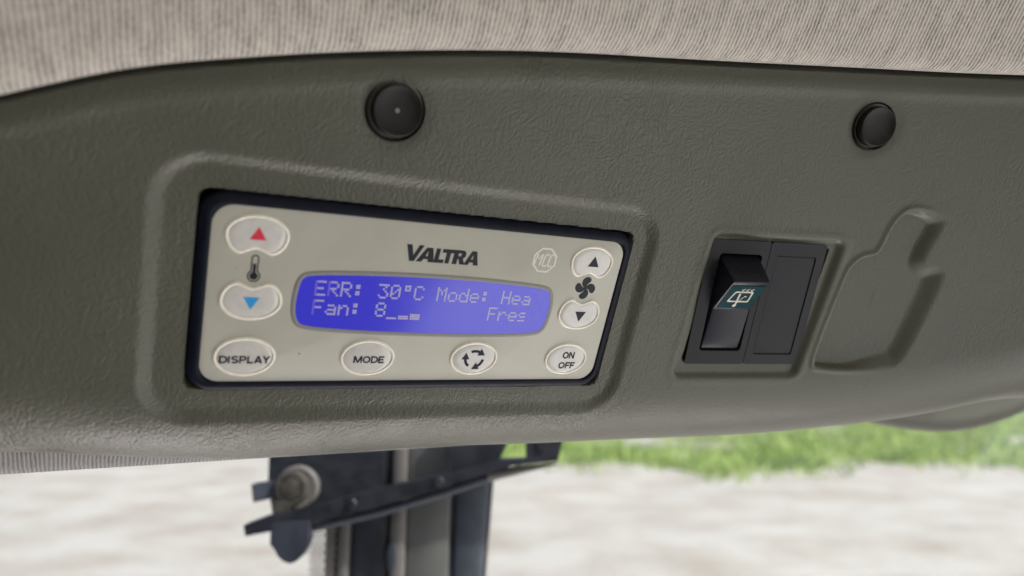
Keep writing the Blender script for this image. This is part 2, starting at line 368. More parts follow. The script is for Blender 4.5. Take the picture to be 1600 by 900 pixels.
def tube(path, rad, seg=10, cap=True):
    P = [Vector(p) for p in path]; V, Fc = [], []
    rad = rad if isinstance(rad, (list, tuple)) else [rad] * len(P)
    up = Vector((0, 0, 1))
    for i, p in enumerate(P):
        t = (P[min(i + 1, len(P) - 1)] - P[max(i - 1, 0)]).normalized()
        a = t.cross(up if abs(t.dot(up)) < .9 else Vector((1, 0, 0))).normalized(); b = t.cross(a)
        for k in range(seg):
            an = 2 * math.pi * k / seg; V.append(tuple(p + (a * math.cos(an) + b * math.sin(an)) * rad[i]))
    for i in range(len(P) - 1):
        for k in range(seg):
            j = (k + 1) % seg; Fc.append((i * seg + k, i * seg + j, (i + 1) * seg + j, (i + 1) * seg + k))
    if cap: Fc.append(tuple(range(seg))); Fc.append(tuple((len(P) - 1) * seg + k for k in range(seg)))
    return V, Fc
def join(*vf):
    V, Fc = [], []
    for v, f in vf:
        o = len(V); V += list(v); Fc += [tuple(i + o for i in q) for q in f]
    return V, Fc
def smoothstep(x): x = np.clip(x, 0, 1); return x * x * (3 - 2 * x)
def sdf_poly(U, Q, poly):
    """signed distance (negative inside) of grid points to a polygon"""
    P = np.array(poly, float); d = np.full(U.shape, 1e9); inside = np.zeros(U.shape, bool)
    for i in range(len(P)):
        a, b = P[i], P[(i + 1) % len(P)]; e = b - a; L = e @ e
        if L < 1e-12: continue
        t = np.clip(((U - a[0]) * e[0] + (Q - a[1]) * e[1]) / L, 0, 1)
        d = np.minimum(d, np.hypot(U - a[0] - t * e[0], Q - a[1] - t * e[1]))
        c = (a[1] > Q) != (b[1] > Q)
        if abs(e[1]) > 1e-9: inside ^= c & (U < e[0] * (Q - a[1]) / e[1] + a[0])
    return np.where(inside, -d, d)

# ================================================================== the setting outside: yard and verge
def yard_material():
    m, t, b = mat('pale gravel yard', (0.4, 0.37, 0.32), 0.9, 0.2)
    tc = N(t, 'ShaderNodeTexCoord'); mp = N(t, 'ShaderNodeMapping'); mp.inputs['Scale'].default_value = (0.75, 0.85, 1.0); t.links.new(tc.outputs['Object'], mp.inputs[0])
    a = N(t, 'ShaderNodeTexNoise', Scale=1.0, Detail=6.0, Roughness=0.6); t.links.new(mp.outputs[0], a.inputs['Vector'])
    r = ramp(t, [(0.28, (0.385, 0.340, 0.295)), (0.45, (0.475, 0.442, 0.405)), (0.60, (0.55, 0.53, 0.503))]); t.links.new(a.outputs[0], r.inputs[0])
    g = N(t, 'ShaderNodeTexNoise', Scale=28.0, Detail=6.0, Roughness=0.75); t.links.new(tc.outputs['Object'], g.inputs['Vector'])
    gr = ramp(t, [(0.25, (0.72,) * 3), (0.7, (1.15,) * 3)]); t.links.new(g.outputs[0], gr.inputs[0])
    mx = N(t, 'ShaderNodeMixRGB', blend_type='MULTIPLY'); mx.inputs[0].default_value = 1.0
    t.links.new(r.outputs[0], mx.inputs[1]); t.links.new(gr.outputs[0], mx.inputs[2]); t.links.new(mx.outputs[0], b.inputs['Base Color'])
    bp = N(t, 'ShaderNodeBump', Strength=0.6, Distance=0.02); t.links.new(g.outputs[0], bp.inputs['Height']); t.links.new(bp.outputs[0], b.inputs['Normal'])
    return m
def build_ground():
    xs = np.concatenate([np.linspace(-900, -30, 12), np.linspace(-28, 40, 90), np.linspace(45, 900, 12)])
    ys = np.concatenate([np.linspace(-900, -12, 12), np.linspace(-10, 40, 70), np.linspace(45, 900, 12)])
    X, Y = np.meshgrid(xs, ys); Z = 0.04 * np.sin(X * .9 + 1.3 * np.sin(Y * .7)) * np.sin(Y * .8) * np.exp(-((X / 40) ** 2 + (Y / 40) ** 2))
    nx = len(xs); V = np.stack([X, Y, Z], -1).reshape(-1, 3)
    Fc = [(j * nx + i, j * nx + i + 1, (j + 1) * nx + i + 1, (j + 1) * nx + i) for j in range(len(ys) - 1) for i in range(nx - 1)]
    o = mesh('ground', V, Fc, yard_material(), scale=1.0); tag(o, 'pale sunlit gravel yard outside the cab window', 'ground', kind='structure')
build_ground()
def build_grass():
    m, t, b = mat('verge grass', (0.09, 0.17, 0.02), 0.6, 0.3)
    b.inputs['Transmission Weight'].default_value = 0.0
    tc = N(t, 'ShaderNodeTexCoord'); a = N(t, 'ShaderNodeTexNoise', Scale=0.5, Detail=4.0); t.links.new(tc.outputs['Object'], a.inputs['Vector'])
    r = ramp(t, [(0.30, (0.25, 0.34, 0.15)), (0.5, (0.36, 0.50, 0.14)), (0.66, (0.46, 0.56, 0.20))]); t.links.new(a.outputs[0], r.inputs[0]); t.links.new(r.outputs[0], b.inputs['Base Color'])
    n = 75000
    x = rng.uniform(-14, 36, n); depth = rng.random(n) ** 1.6
    edge = np.clip(-1.2 - x, 0, None) * 1.6 + 17.6 + 0.9 * np.sin(x * .9) + 0.5 * np.sin(x * 2.3 + 1)
    y = edge + depth * 22; stray = rng.random(n) < .03; y = np.where(stray, edge - rng.random(n) ** 2 * 1.5, y)
    # bare patches in the verge
    bare = np.sin(x * .55 + 1.9) * np.sin(y * .5 + .6 * np.sin(x)) > 0.55
    keep = ~(bare & (rng.random(n) < .85)); x, y = x[keep], y[keep]; n = len(x)
    hgt = rng.uniform(.08, .28, n) * (1 + 0.5 * np.sin(x * 1.7) * np.sin(y * .9)); a = rng.uniform(0, math.pi, n); wd = rng.uniform(.015, .05, n)
    lean = rng.normal(0, .12, (n, 2))
    dx, dy = np.cos(a) * wd, np.sin(a) * wd
    V = np.empty((n, 5, 3))
    V[:, 0] = np.stack([x - dx, y - dy, np.full(n, -.03)], 1); V[:, 1] = np.stack([x + dx, y + dy, np.full(n, -.03)], 1)
    V[:, 2] = np.stack([x + dx * .8 + lean[:, 0] * .5, y + dy * .8 + lean[:, 1] * .5, hgt * .6], 1); V[:, 3] = np.stack([x - dx * .8 + lean[:, 0] * .5, y - dy * .8 + lean[:, 1] * .5, hgt * .6], 1)
    V[:, 4] = np.stack([x + lean[:, 0], y + lean[:, 1], hgt], 1)
    i = np.arange(n) * 5
    Fc = [f for k in i for f in ((k, k + 1, k + 2, k + 3), (k + 3, k + 2, k + 4))]
    me = bpy.data.meshes.new('grass'); me.from_pydata(V.reshape(-1, 3).tolist(), [], [tuple(int(q) for q in f) for f in Fc]); me.update()
    o = finish('grass', me, m, smooth=False); tag(o, 'bright green grass verge beyond the gravel yard', 'grass', kind='stuff')
build_grass()

# ================================================================== unseen dark slabs added round the camera to hold light off the console
def slab(name, x0, x1, y0, y1, z0, z1, m, label):
    V = [(x, y, z) for x in (x0, x1) for y in (y0, y1) for z in (z0, z1)]
    o = mesh(name, V, [(0, 1, 3, 2), (4, 6, 7, 5), (0, 4, 5, 1), (2, 3, 7, 6), (0, 2, 6, 4), (1, 5, 7, 3)], m, smooth=False, scale=1.0)
    return tag(o, label, name.replace('_', ' '), kind='structure')
M_BLOCKER = plastic('dark light blocker', (0.075, 0.075, 0.078), .15, 20, (.6, .75), .3)
slab('floor_light_blocker', -.85, .95, -1.25, .15, 1.10, 1.16, M_BLOCKER, 'unseen dark slab added below the camera to block light from the ground')
slab('rear_light_blocker', -.85, .30, -1.30, -1.22, 1.165, 2.60, M_BLOCKER, 'unseen dark slab added behind the camera to block light')
slab('side_light_blocker', -.95, -.87, -1.25, .50, 1.165, 2.60, M_BLOCKER, 'unseen dark slab added at left to block light')
# ================================================================== headliner, console, header trim
HX = np.array([-160, -52, -23.9, 7.7, 63.7, 134.5, 218, 301, 400, 520.]); HV = np.array([-30, 22.4, 34.2, 43.4, 56.2, 68., 77.1, 80.2, 80., 76.])
BX = np.array([-160, -52, 20.7, 91.7, 166, 289, 340, 370, 420, 520.]); BV = np.array([-75., -81.4, -87.9, -86.9, -87.6, -84.5, -77.5, -70., -67., -67.])
def interp(x, X, Y):
    """smooth (cubic hermite) interpolation"""
    x = np.asarray(x, float); s = np.gradient(Y, X); k = np.clip(np.searchsorted(X, x) - 1, 0, len(X) - 2)
    h = X[k + 1] - X[k]; t = np.clip((x - X[k]) / h, 0, 1)
    return (2*t**3-3*t**2+1)*Y[k] + (t**3-2*t**2+t)*h*s[k] + (-2*t**3+3*t**2)*Y[k+1] + (t**3-t**2)*h*s[k+1]
CON_W = 1.0                                         # the console skin lies a millimetre proud of the unit's foil
FIG = [(256.2,-42.8,16.3),(259.8,-44.8,17.3),(293,-40.4,27.4),(297.5,-37.3,29),(299.7,-29.3,29.8),(302.3,6.9,30.7),(299.2,10.6,29.6),(292.3,11.1,27.2),(289.2,13.6,26.2),(293,29.6,27.4),(290.2,32.6,26.5),(276.3,33,22),(272.3,30,20.8),(269.8,24.6,20.1),(268.8,12.8,19.7),(266.4,10,19.1),(261.3,8.5,17.7),(257.7,4,16.7),(257.0,-3.5,16.6)]
FIG = smooth_closed([(a, b - TL * c) for a, b, c in FIG], 2)
SW_U, SW_Q, SW_H = 219.3, -23.6, 28.3               # centre and half size of the switch pair
def build_console():
    us = np.concatenate([np.arange(-150, -62, 4.), np.arange(-62, 372, .75), np.arange(372, 516, 4.)])
    nq, nr = 235, 90
    U = us[None, :]
    top = interp(us, HX, HV) + 9.0
    R = 42 + 0.10 * np.clip(us - 150, 0, 260)
    # roll-under starts where its outline, seen from the eye, falls on BV
    B = interp(us, BX, BV)
    dv = CAMP[1] - B; dw = CAMP[2]; L = np.hypot(dv, dw)
    v0 = (B - R * dv / dw) + R / (dw / L)
    # rows: straight face from the headliner down, then the roll; Q is measured along the skin
    s = np.linspace(0, 1, nq)[:, None]
    ang = np.linspace(0, math.radians(112), nr)[1:, None]
    Q = np.vstack([top[None, :] * (1 - s) + v0[None, :] * s, v0[None, :] - R[None, :] * ang])
    A = np.vstack([np.zeros((nq, len(us))), np.broadcast_to(ang, (nr - 1, len(us)))])
    UU = np.broadcast_to(U, Q.shape)
    W = np.full(Q.shape, CON_W)
    # recess round the control unit, and the opening it sits in
    r1 = rrect(-16.5, 162.8, -74.0, 14.2, 15); d = sdf_poly(UU, Q, r1)
    W -= 2.1 * smoothstep((1.8 - d) / 5.6)
    W += 0.0 * np.exp(-((d - 3.6) / 2.2) ** 2)
    d = sdf_poly(UU, Q, rrect(-3.9, 153.4, -62.6, 4.1, 3.0)); W -= 9 * smoothstep((0.0 - d) / 0.8)
    # recess of the switches
    sw = rrect(SW_U - SW_H - .6, SW_U + SW_H + .9, SW_Q - SW_H - 1.8, SW_Q + SW_H + .6, 2.5); d = sdf_poly(UU, Q, sw)
    W -= 6 * smoothstep((-2.4 - d) / 1.0)
    d = sdf_poly(UU, Q, rrect(SW_U - SW_H - 1.6, SW_U + SW_H + 2.4, SW_Q - SW_H - 6.0, SW_Q + SW_H + 2.0, 3.5))
    W -= 2.0 * smoothstep((1.0 - d) / 2.4); W += 0.2 * np.exp(-((d - 2.4) / 1.5) ** 2)
    # moulded blank for a socket that was never fitted
    m_ = (U[0] > 240) & (U[0] < 320)
    d = sdf_poly(UU[:, m_], Q[:, m_], FIG)
    side = smoothstep((UU[:, m_] - 272) / 22); wid = 1.6 + 6.5 * side
    W[:, m_] -= 3.0 * smoothstep((0.6 - d) / wid); W[:, m_] += 0.6 * np.exp(-((d - 1.6) / 1.1) ** 2) * (1 - side)
    # dished seats under the two caps, cove below the headliner
    for ku, kq in ((50.0, 35.2), (245.3, 55.9)):
        W -= 0.7 * np.exp(-(np.hypot(UU - ku, Q - kq) / 11.2) ** 6)
    e = top[None, :] - 9.0 - Q
    W -= 1.2 * smoothstep((6.5 - e) / 5.0) + 5.0 * smoothstep((2.2 - e) / 2.0); W += 0.5 * np.exp(-((e - 8.5) / 2.5) ** 2)
    # slow waviness of the moulding
    W += 0.35 * np.sin(UU / 37.0 + .8) * np.sin(Q / 31.0 + 1.1)
    # shallow finger scoop in the lower edge at the far left
    W -= 2.2 * np.exp(-((UU + 45) / 11.0) ** 2 - ((Q + 97) / 5.0) ** 2)
    # lay the skin out: relief goes along the local normal
    V0 = np.broadcast_to(v0[None, :], Q.shape); RR = np.broadcast_to(R[None, :], Q.shape)
    py = np.where(A > 0, V0 - RR * np.sin(A), Q); pz = np.where(A > 0, -RR * (1 - np.cos(A)), 0.0)
    py = py - W * np.sin(A); pz = pz + W * np.cos(A)
    ext = np.linspace(8, 95, 9)[:, None]
    Q = np.vstack([py, py[-1:, :] + ext * math.sin(math.radians(22))]); W = np.vstack([pz, pz[-1:, :] - ext * math.cos(math.radians(22))]); UU = np.broadcast_to(U, Q.shape)
    off = wc(us)[None, :]
    V = np.stack([UU, Q + TL * off, W + off], -1).reshape(-1, 3)
    n = len(us); rows = Q.shape[0]
    i = np.arange(n - 1)[None, :] + (np.arange(rows - 1) * n)[:, None]
    Fc = np.stack([i, i + n, i + n + 1, i + 1], -1).reshape(-1, 4)
    me = bpy.data.meshes.new('overhead_console'); me.from_pydata((V * .001).tolist(), [], Fc.tolist()); me.update()
    o = finish('overhead_console', me, M_CON, mtx=PANEL)
    tag(o, 'dark olive grey grained plastic overhead console holding the display and switches', 'console')
    return o
console = build_console()
def build_lip():
    # the bulging underside lip of the console by the right-hand edge of the picture
    inv = PANEL.inverted(); V, Fc = [], []; nv = 14
    xs = [1325, 1345, 1370, 1400, 1430, 1460, 1490, 1520, 1550, 1580, 1620, 1680, 1760]; yb = [655, 658, 663, 668.5, 672.5, 675, 674.5, 670, 662.5, 652, 634, 612, 590]
    for x, y in zip(xs, yb):
        z = 0.455 + (x - 1325) * 0.00022
        for j in range(nv + 1):
            a = math.radians(-15 + 130 * j / nv); r = 26.0
            yy = y - r + r * math.sin(a) - (60 if j == 0 else 0); dz = 0.020 * (1 - math.cos(a)) if a > 0 else 0.0
            V.append(tuple((inv @ at_depth(x, yy, z + dz)) * 1000))
    for i in range(len(xs) - 1):
        for j in range(nv): k = i * (nv + 1) + j; Fc.append((k, k + 1, k + nv + 2, k + nv + 1))
    o = mesh('underside_lip', V, Fc, M_CON, parent=console); return o
build_lip()

def build_headliner():
    us = np.concatenate([np.arange(-420, -70, 14.), np.arange(-70, 380, 2.), np.arange(380, 900, 20.)])
    h = np.where(us < -160, -30 + (us + 160) * .5, interp(us, HX, HV)); h = np.where(us > 520, 76., h)
    # profile of the padded edge: dv, dw from the seam upwards, then forward over the driver's head
    prof = [(2.0, -9.0), (0.6, -4.0), (0.0, -0.5), (0.35, 2.2), (1.4, 4.2), (3.2, 5.8), (5.6, 7.0), (9, 8.0), (14, 9.0), (20, 10.0), (28, 11.2), (38, 12.8), (50, 15), (64, 18.5), (80, 25), (96, 35), (112, 50), (126, 70), (138, 96), (150, 130), (176, 190), (240, 330), (350, 560), (480, 820), (620, 1100), (760, 1400)]
    n = len(us); V = []; UV = []; s = 0; last = None
    for a, b in prof:
        if last: s += math.hypot(a - last[0], b - last[1])
        last = (a, b)
        off = np.where(us > 520, KC * (520 - U0) ** 2 + .83 * (us - 520) * 0, wc(np.minimum(us, 520)))
        off = off * max(0.0, 1 - max(0, b - 60) / 300.0)
        bul = 1.2 * np.sin(us / 60.0) * min(1, a / 10)
        lean = -0.09 * a
        V.append(np.stack([us + lean, h + a + TL * off, b + 1.0 + off + bul], 1)); UV.append(np.stack([us + 0 * us, np.full(n, s)], 1))
    V = np.concatenate(V); UV = np.concatenate(UV); rows = len(prof)
    i = np.arange(n - 1)[None, :] + (np.arange(rows - 1) * n)[:, None]
    Fc = np.stack([i, i + 1, i + n + 1, i + n], -1).reshape(-1, 4)
    me = bpy.data.meshes.new('headliner'); me.from_pydata((V * .001).tolist(), [], Fc.tolist()); me.update()
    l = me.uv_layers.new(name='ribs'); l.data.foreach_set('uv', UV[Fc.reshape(-1)].astype(np.float32).reshape(-1))
    o = finish('headliner', me, M_FAB, mtx=PANEL); tag(o, 'beige ribbed knit headliner padded above the console', 'headliner', kind='structure')
build_headliner()

def build_header():
    # fabric covered header of the window behind the console
    a, b = behind(-420, 769, -75), behind(1000, 679, -75)
    ax = (b - a); ln = ax.length; ax.normalize()
    V, UV, Fc = [], [], []; prof = [(70, 6), (40, 8), (16, 8), (7, 6.5), (2.2, 3), (0, -3), (1, -10), (5, -18), (14, -26), (30, -34), (70, -40)]
    n = 60; s = 0; last = None
    for dv, dw in prof:
        if last: s += math.hypot(dv - last[0], dw - last[1])
        last = (dv, dw)
        for k in range(n + 1):
            p = a + ax * (ln * k / n) + EV * dv * .001 + EW * dw * .001
            V.append(tuple(p)); UV.append((ln * 1000 * k / n, s))
    for r in range(len(prof) - 1):
        for k in range(n): i = r * (n + 1) + k; Fc.append((i, i + 1, i + n + 2, i + n + 1))
    me = bpy.data.meshes.new('window_header_trim'); me.from_pydata(V, [], Fc); me.update()
    l = me.uv_layers.new(name='ribs'); l.data.foreach_set('uv', np.array([UV[i] for f in Fc for i in f], np.float32).reshape(-1))
    o = finish('window_header_trim', me, M_FAB2); tag(o, 'grey ribbed fabric header trim showing below the console at left', 'trim', kind='structure')
build_header()

# ================================================================== the climate control unit
def build_unit():
    t = empty('climate_control_unit', PANEL, 'silver climate control unit with blue display and eight oval buttons in black bezel', 'control unit')
    out = rrect(-3.7, 153.7, -63.0, 3.7, 8.5, 10)
    V, Fc = loft(out, [(0.0, -7.5), (-0.25, -3.2), (-0.2, -2.0), (0.1, -0.9), (0.6, -0.3), (1.0, -0.05), (1.5, 0.2), (2.0, 0.35), (2.6, 0.42), (3.3, 0.42), (3.6, 0.2), (3.7, -0.25), (5.5, -0.6)], cap=False)
    mesh('bezel', V, Fc, M_BEZ, t)
    V, Fc = loft(rrect(-6.5, 156.5, -65, 6.5, 5), [(0, -7.6), (0, -8.6)], cap=True, base=True); mesh('housing', V, Fc, M_HOLE, t)
    fp = rrect(0.05, 149.95, -59.25, -0.05, 6.4, 10)
    V, Fc = loft(fp, [(0, -0.5), (0, -0.06), (0.15, 0.0)]); face = mesh('faceplate', V, Fc, M_FACE, t)
    # display: grey printed frame, glass a little below the foil
    so = smooth_closed([(26.0,-34.7),(25.8,-29.5),(26.4,-23.8),(27.8,-20.6),(31.5,-19.4),(45,-18.6),(59.6,-18.1),(75,-17.9),(90,-18.1),(104,-18.6),(117.5,-19.4),(121.6,-20.7),(123.2,-24.2),(123.8,-29.8),(123.3,-35),(121.9,-38.9),(118,-40.6),(104,-41.4),(90,-41.8),(75,-41.9),(59.6,-41.7),(45,-41.3),(31.5,-40.5),(27.7,-38.9)], 2)
    so = so[::1]
    A = sum(so[i][0] * so[(i + 1) % len(so)][1] - so[(i + 1) % len(so)][0] * so[i][1] for i in range(len(so)))
    if A < 0: so = so[::-1]
    scr = mesh('display', *loft(so, [(1.25, 0.14), (1.3, 0.10)]), M_LCD, t)
    V, Fc = loft(so, [(0, 0.0), (0.05, 0.12), (0.2, 0.20), (1.1, 0.20), (1.5, 0.12)], cap=False); mesh('display_frame', V, Fc, M_GRYINK, scr)
    FONT = {'E':('11111','10000','10000','11110','10000','10000','11111'),'R':('11110','10001','10001','11110','10100','10010','10001'),
     ':':('00000','01100','01100','00000','01100','01100','00000'),'3':('11111','00010','00100','00010','00001','10001','01110'),
     '0':('01110','10001','10011','10101','11001','10001','01110'),'o':('00000','00000','01110','10001','10001','10001','01110'),
     '*':('01110','01010','01110','00000','00000','00000','00000'),'C':('01110','10001','10000','10000','10000','10001','01110'),
     'M':('10001','11011','10101','10101','10001','10001','10001'),'d':('00001','00001','01101','10011','10001','10001','01111'),
     'e':('00000','00000','01110','10001','11111','10000','01110'),'H':('10001','10001','10001','11111','10001','10001','10001'),
     'a':('00000','00000','01110','00001','01111','10001','01111'),'t':('01000','01000','11100','01000','01000','01001','00110'),
     'F':('11111','10000','10000','11110','10000','10000','10000'),'n':('00000','00000','10110','11001','10001','10001','10001'),
     '8':('01110','10001','10001','01110','10001','10001','01110'),'r':('00000','00000','10110','11001','10000','10000','10000'),
     's':('00000','00000','01110','10000','01110','00001','11110'),'h':('10000','10000','10110','11001','10001','10001','10001'),
     '1':('0','0','0','0','0','0','0','11111'),'2':('0','0','0','0','0','0','11111','11111'),'4':('0','0','0','0','0','11111','11111','11111')}
    px, py = 0.735, 0.765
    def char(c, cell, row):
        x0 = 34.6 + 4.27 * cell - 2 * px; y0 = -22.95 - 6.72 * row
        V, Fc, idx = [], [], []
        for r, bits in enumerate(FONT[c]):
            for k, bt in enumerate(bits):
                if bt != '1': continue
                dim = 0
                if cell == 0: dim = 1 if (k == 0 or (row == 1 and r == 0 and False)) else 0
                if cell == 1 and row == 0 and k == 0: dim = 1
                if c in 'aes' and cell >= 17: dim = 1 if k == 4 and cell == 18 and row == 1 else 0
                if cell == 19:
                    if (r, k) in ((1, 1), (2, 2), (5, 4), (6, 2), (6, 3)) and row == 0: dim = 1
                    elif (r, k) == (2, 2) and row == 1: dim = 1
                    else: continue
                cx, cy = x0 + k * px, y0 - r * py; a, b = px * .43, py * .42; o = len(V)
                V += [(cx - a, cy - b, .17), (cx + a, cy - b, .17), (cx + a, cy + b, .17), (cx - a, cy + b, .17)]; Fc.append((o, o + 1, o + 2, o + 3)); idx.append(dim)
        me = bpy.data.meshes.new('character'); me.from_pydata([(v[0] * .001, v[1] * .001, v[2] * .001) for v in V], [], Fc); me.update()
        finish('character', me, None, scr, smooth=False, mats=[M_DOT, M_DIM], midx=idx)
    for row, line in enumerate(('ERR: 30*C Mode: Heat', 'Fan: 8124      Fresh')):
        for cell, c in enumerate(line):
            if c != ' ': char(c, cell, row)
    # buttons
    def button(o, label):
        c = np.mean(o, 0); V, Fc = [], []; n = len(o); rings = [(.88, .0), (.87, .18), (.82, .36), (.74, .48), (.6, .56), (.4, .59), (.2, .6), (.01, .6)]
        for sc, h in rings: V += [(c[0] + (x - c[0]) * sc, c[1] + (y - c[1]) * sc, h) for x, y in o]
        for k in range(len(rings) - 1): Fc += [(k * n + i, k * n + (i + 1) % n, (k + 1) * n + (i + 1) % n, (k + 1) * n + i) for i in range(n)]
        b = mesh('button', V, Fc, M_BTN, t); b['label'] = label
        mesh('rim', *loft(o, [(0.0, 0.0), (0.12, 0.30), (0.4, 0.52), (0.75, 0.54), (1.05, 0.36), (1.2, 0.02)], cap=False), M_RIM, b)
        return b
    H = 0.62
    tri = lambda x, y, s: [(x - 2.45, y - s * 2.0), (x + 2.45, y - s * 2.0), (x, y + s * 2.15)]
    b = button(kidney(13.4, -8.9, -1), 'oval button with red up triangle'); flat('symbol', [tri(13.6, -8.35, 1)], H, H + .06, M_RED, b)
    b = button(kidney(13.5, -30.9, 1), 'oval button with blue down triangle'); flat('symbol', [tri(13.5, -31.4, -1)], H, H + .06, M_BLU, b)
    b = button(kidney(136.4, -8.9, -1), 'oval button with dark up triangle'); flat('symbol', [tri(137.0, -8.6, 1)], H, H + .06, M_INK, b)
    b = button(kidney(136.3, -30.7, 1), 'oval button with dark down triangle'); flat('symbol', [tri(136.6, -31.4, -1)], H, H + .06, M_INK, b)
    b = button(ellipse(13.4, -50.3, 9.75, 7.0), 'oval DISPLAY button'); text('lettering', 'DISPLAY', 5.7, 21.2, -52.4, -49.8, H, M_INK, b)
    b = button(ellipse(54.2, -50.3, 9.8, 6.95), 'oval MODE button'); text('lettering', 'MODE', 49.2, 60.1, -52.1, -49.5, H, M_INK, b)
    b = button(ellipse(95.0, -50.2, 9.8, 6.9), 'oval button with three circling arrows')
    for k in range(3):
        a0 = math.radians(118 - 120 * k); arc = [(95.0 + 3.55 * math.cos(a0 - math.radians(x)), -50.3 + 3.25 * math.sin(a0 - math.radians(x))) for x in range(0, 61, 8)]
        L = stroke(arc, 1.05); e = math.radians(118 - 120 * k - 56); dx, dy = math.sin(e), -math.cos(e); c = (95.0 + 3.55 * math.cos(e), -50.3 + 3.25 * math.sin(e))
        nx, ny = math.cos(e), math.sin(e)
        flat('symbol', [L], H, H + .06, M_INK, b); flat('symbol', [[(c[0] + nx * 1.55, c[1] + ny * 1.55), (c[0] - nx * 1.55, c[1] - ny * 1.55), (c[0] + dx * 2.7, c[1] + dy * 2.7)]], H, H + .07, M_INK, b)
    b = button(ellipse(135.5, -50.1, 9.8, 6.9), 'oval ON OFF button'); text('lettering', 'ON', 133.4, 138.9, -49.7, -46.9, H, M_INK, b); text('lettering', 'OFF', 132.5, 139.9, -54.1, -51.4, H, M_INK, b)
    # prints on the foil
    circ = lambda x, y, r, n=28, a0=0, a1=360: [(x + r * math.cos(math.radians(a0 + (a1 - a0) * k / n)), y + r * math.sin(math.radians(a0 + (a1 - a0) * k / n))) for k in range(n + (a1 - a0 != 360))]
    def thermo(g):
        rb, rs = 2.0 - g, 1.15 - g; a = math.degrees(math.asin(min(1, rs / rb)))
        return circ(13.5, -22.4, rb, 24, 90 + a, 450 - a) + circ(13.5, -16.5, rs, 10, 0, 180)
    th = flat('thermometer_print', [thermo(0), thermo(.38)], 0.02, 0.08, M_INK, face)
    flat('thermometer_fill', [circ(13.5, -22.4, 1.25) ], 0.02, 0.08, M_INK, face); flat('thermometer_fill', [[(13.05, -22.0), (13.95, -22.0), (13.95, -18.3), (13.05, -18.3)]], 0.02, 0.075, M_INK, face)
    for k in range(4):
        a = math.radians(90 * k + 8); ca, sa = math.cos(a), math.sin(a)
        bl = smooth_closed([(-.3, .1), (-1.25, .9), (-1.75, 2.3), (-1.2, 3.9), (.4, 4.65), (1.9, 4.3), (2.6, 3.1), (1.9, 2.15), (.8, 1.6), (.35, .7)], 2)
        flat('fan_blade_print', [[(136.3 + (x * ca - y * sa), -19.65 + (x * sa + y * ca)) for x, y in bl]], 0.02, 0.08, M_INK, face)
    flat('fan_hub_print', [circ(136.3, -19.65, .62)], 0.02, 0.085, M_INK, face)
    oc = [(115.5 + r * math.cos(math.radians(22.5 + 45 * k)), -9.65 + r * .97 * math.sin(math.radians(22.5 + 45 * k))) for r in (5.35,) for k in range(8)]
    oi = [(115.5 + (x - 115.5) * .86, -9.65 + (y + 9.65) * .86) for x, y in oc]
    flat('emblem_outline_print', [oc, oi], 0.02, 0.08, M_INKW, face)
    sh = lambda pts, x: [(x + a + .18 * b, -12.0 + b) for a, b in pts]
    flat('emblem_letter_print', [stroke(sh([(-.2, 0), (-.2, 4.7)], 111.5), .6), stroke(sh([(2.1, 0), (2.1, 4.7)], 111.5), .6)], 0.02, 0.07, M_INKW, face); flat('emblem_letter_print', [stroke(sh([(0.1, 4.3), (.95, 2.4), (1.8, 4.3)], 111.5), .45)], 0.02, 0.07, M_INKW, face)
    for x in (114.7, 117.0):
        flat('emblem_letter_print', [stroke(sh([(1.75, 4.1), (1.3, 4.6), (.5, 4.6), (.1, 4.2), (0, 3.4), (0, 1.2), (.1, .4), (.5, 0), (1.3, 0), (1.75, .5)], x), .58)], 0.02, 0.07, M_INKW, face)
    # maker's name in heavy slanted capitals
    B0, T0 = -13.7, -8.35
    def G(outs, x, sx=1.0, hh=5.2): return [[(x + a * sx, B0 + b * hh) for a, b in o] for o in outs]
    flat('maker_name_print', G([[(0, 1.13), (1.9, 1.13), (2.75, .42), (4.55, 1.13), (6.2, 1.13), (3.25, 0), (1.55, 0)]], 61.5), 0.02, 0.08, M_INK, face)
    flat('maker_name_print', G([[(0, 0), (2.5, 1), (4.2, 1), (4.9, 0), (3.2, 0), (3.1, .2), (1.95, .2), (1.5, 0)], [(2.35, .4), (3.05, .4), (2.95, .76)]], 65.5, 1.33), 0.02, 0.08, M_INK, face)
    flat('maker_name_print', G([[(0, 0), (0.45, 1), (1.95, 1), (1.62, .25), (3.5, .25), (3.4, 0)]], 71.9, 1.05), 0.02, 0.08, M_INK, face)
    flat('maker_name_print', G([[(0, 1), (4.6, 1), (4.5, .74), (3.05, .74), (2.75, 0), (1.2, 0), (1.5, .74), (-.1, .74)]], 74.75, 1.02), 0.02, 0.08, M_INK, face)
    flat('maker_name_print', G([[(0, 0), (.4, 1), (3.6, 1), (4.35, .86), (4.35, .6), (3.5, .42), (4.35, 0), (2.6, 0), (2.0, .37), (1.68, .37), (1.55, 0)], [(1.75, .58), (2.75, .58), (2.85, .78), (1.85, .78)]], 78.75, 1.12), 0.02, 0.08, M_INK, face)
    flat('maker_name_print', G([[(0, 0), (2.5, 1), (4.3, 1), (5.4, 0), (3.6, 0), (3.4, .2), (2.1, .2), (1.6, 0)], [(2.45, .4), (3.25, .4), (3.1, .76)]], 83.2, 1.04), 0.02, 0.08, M_INK, face)
build_unit()

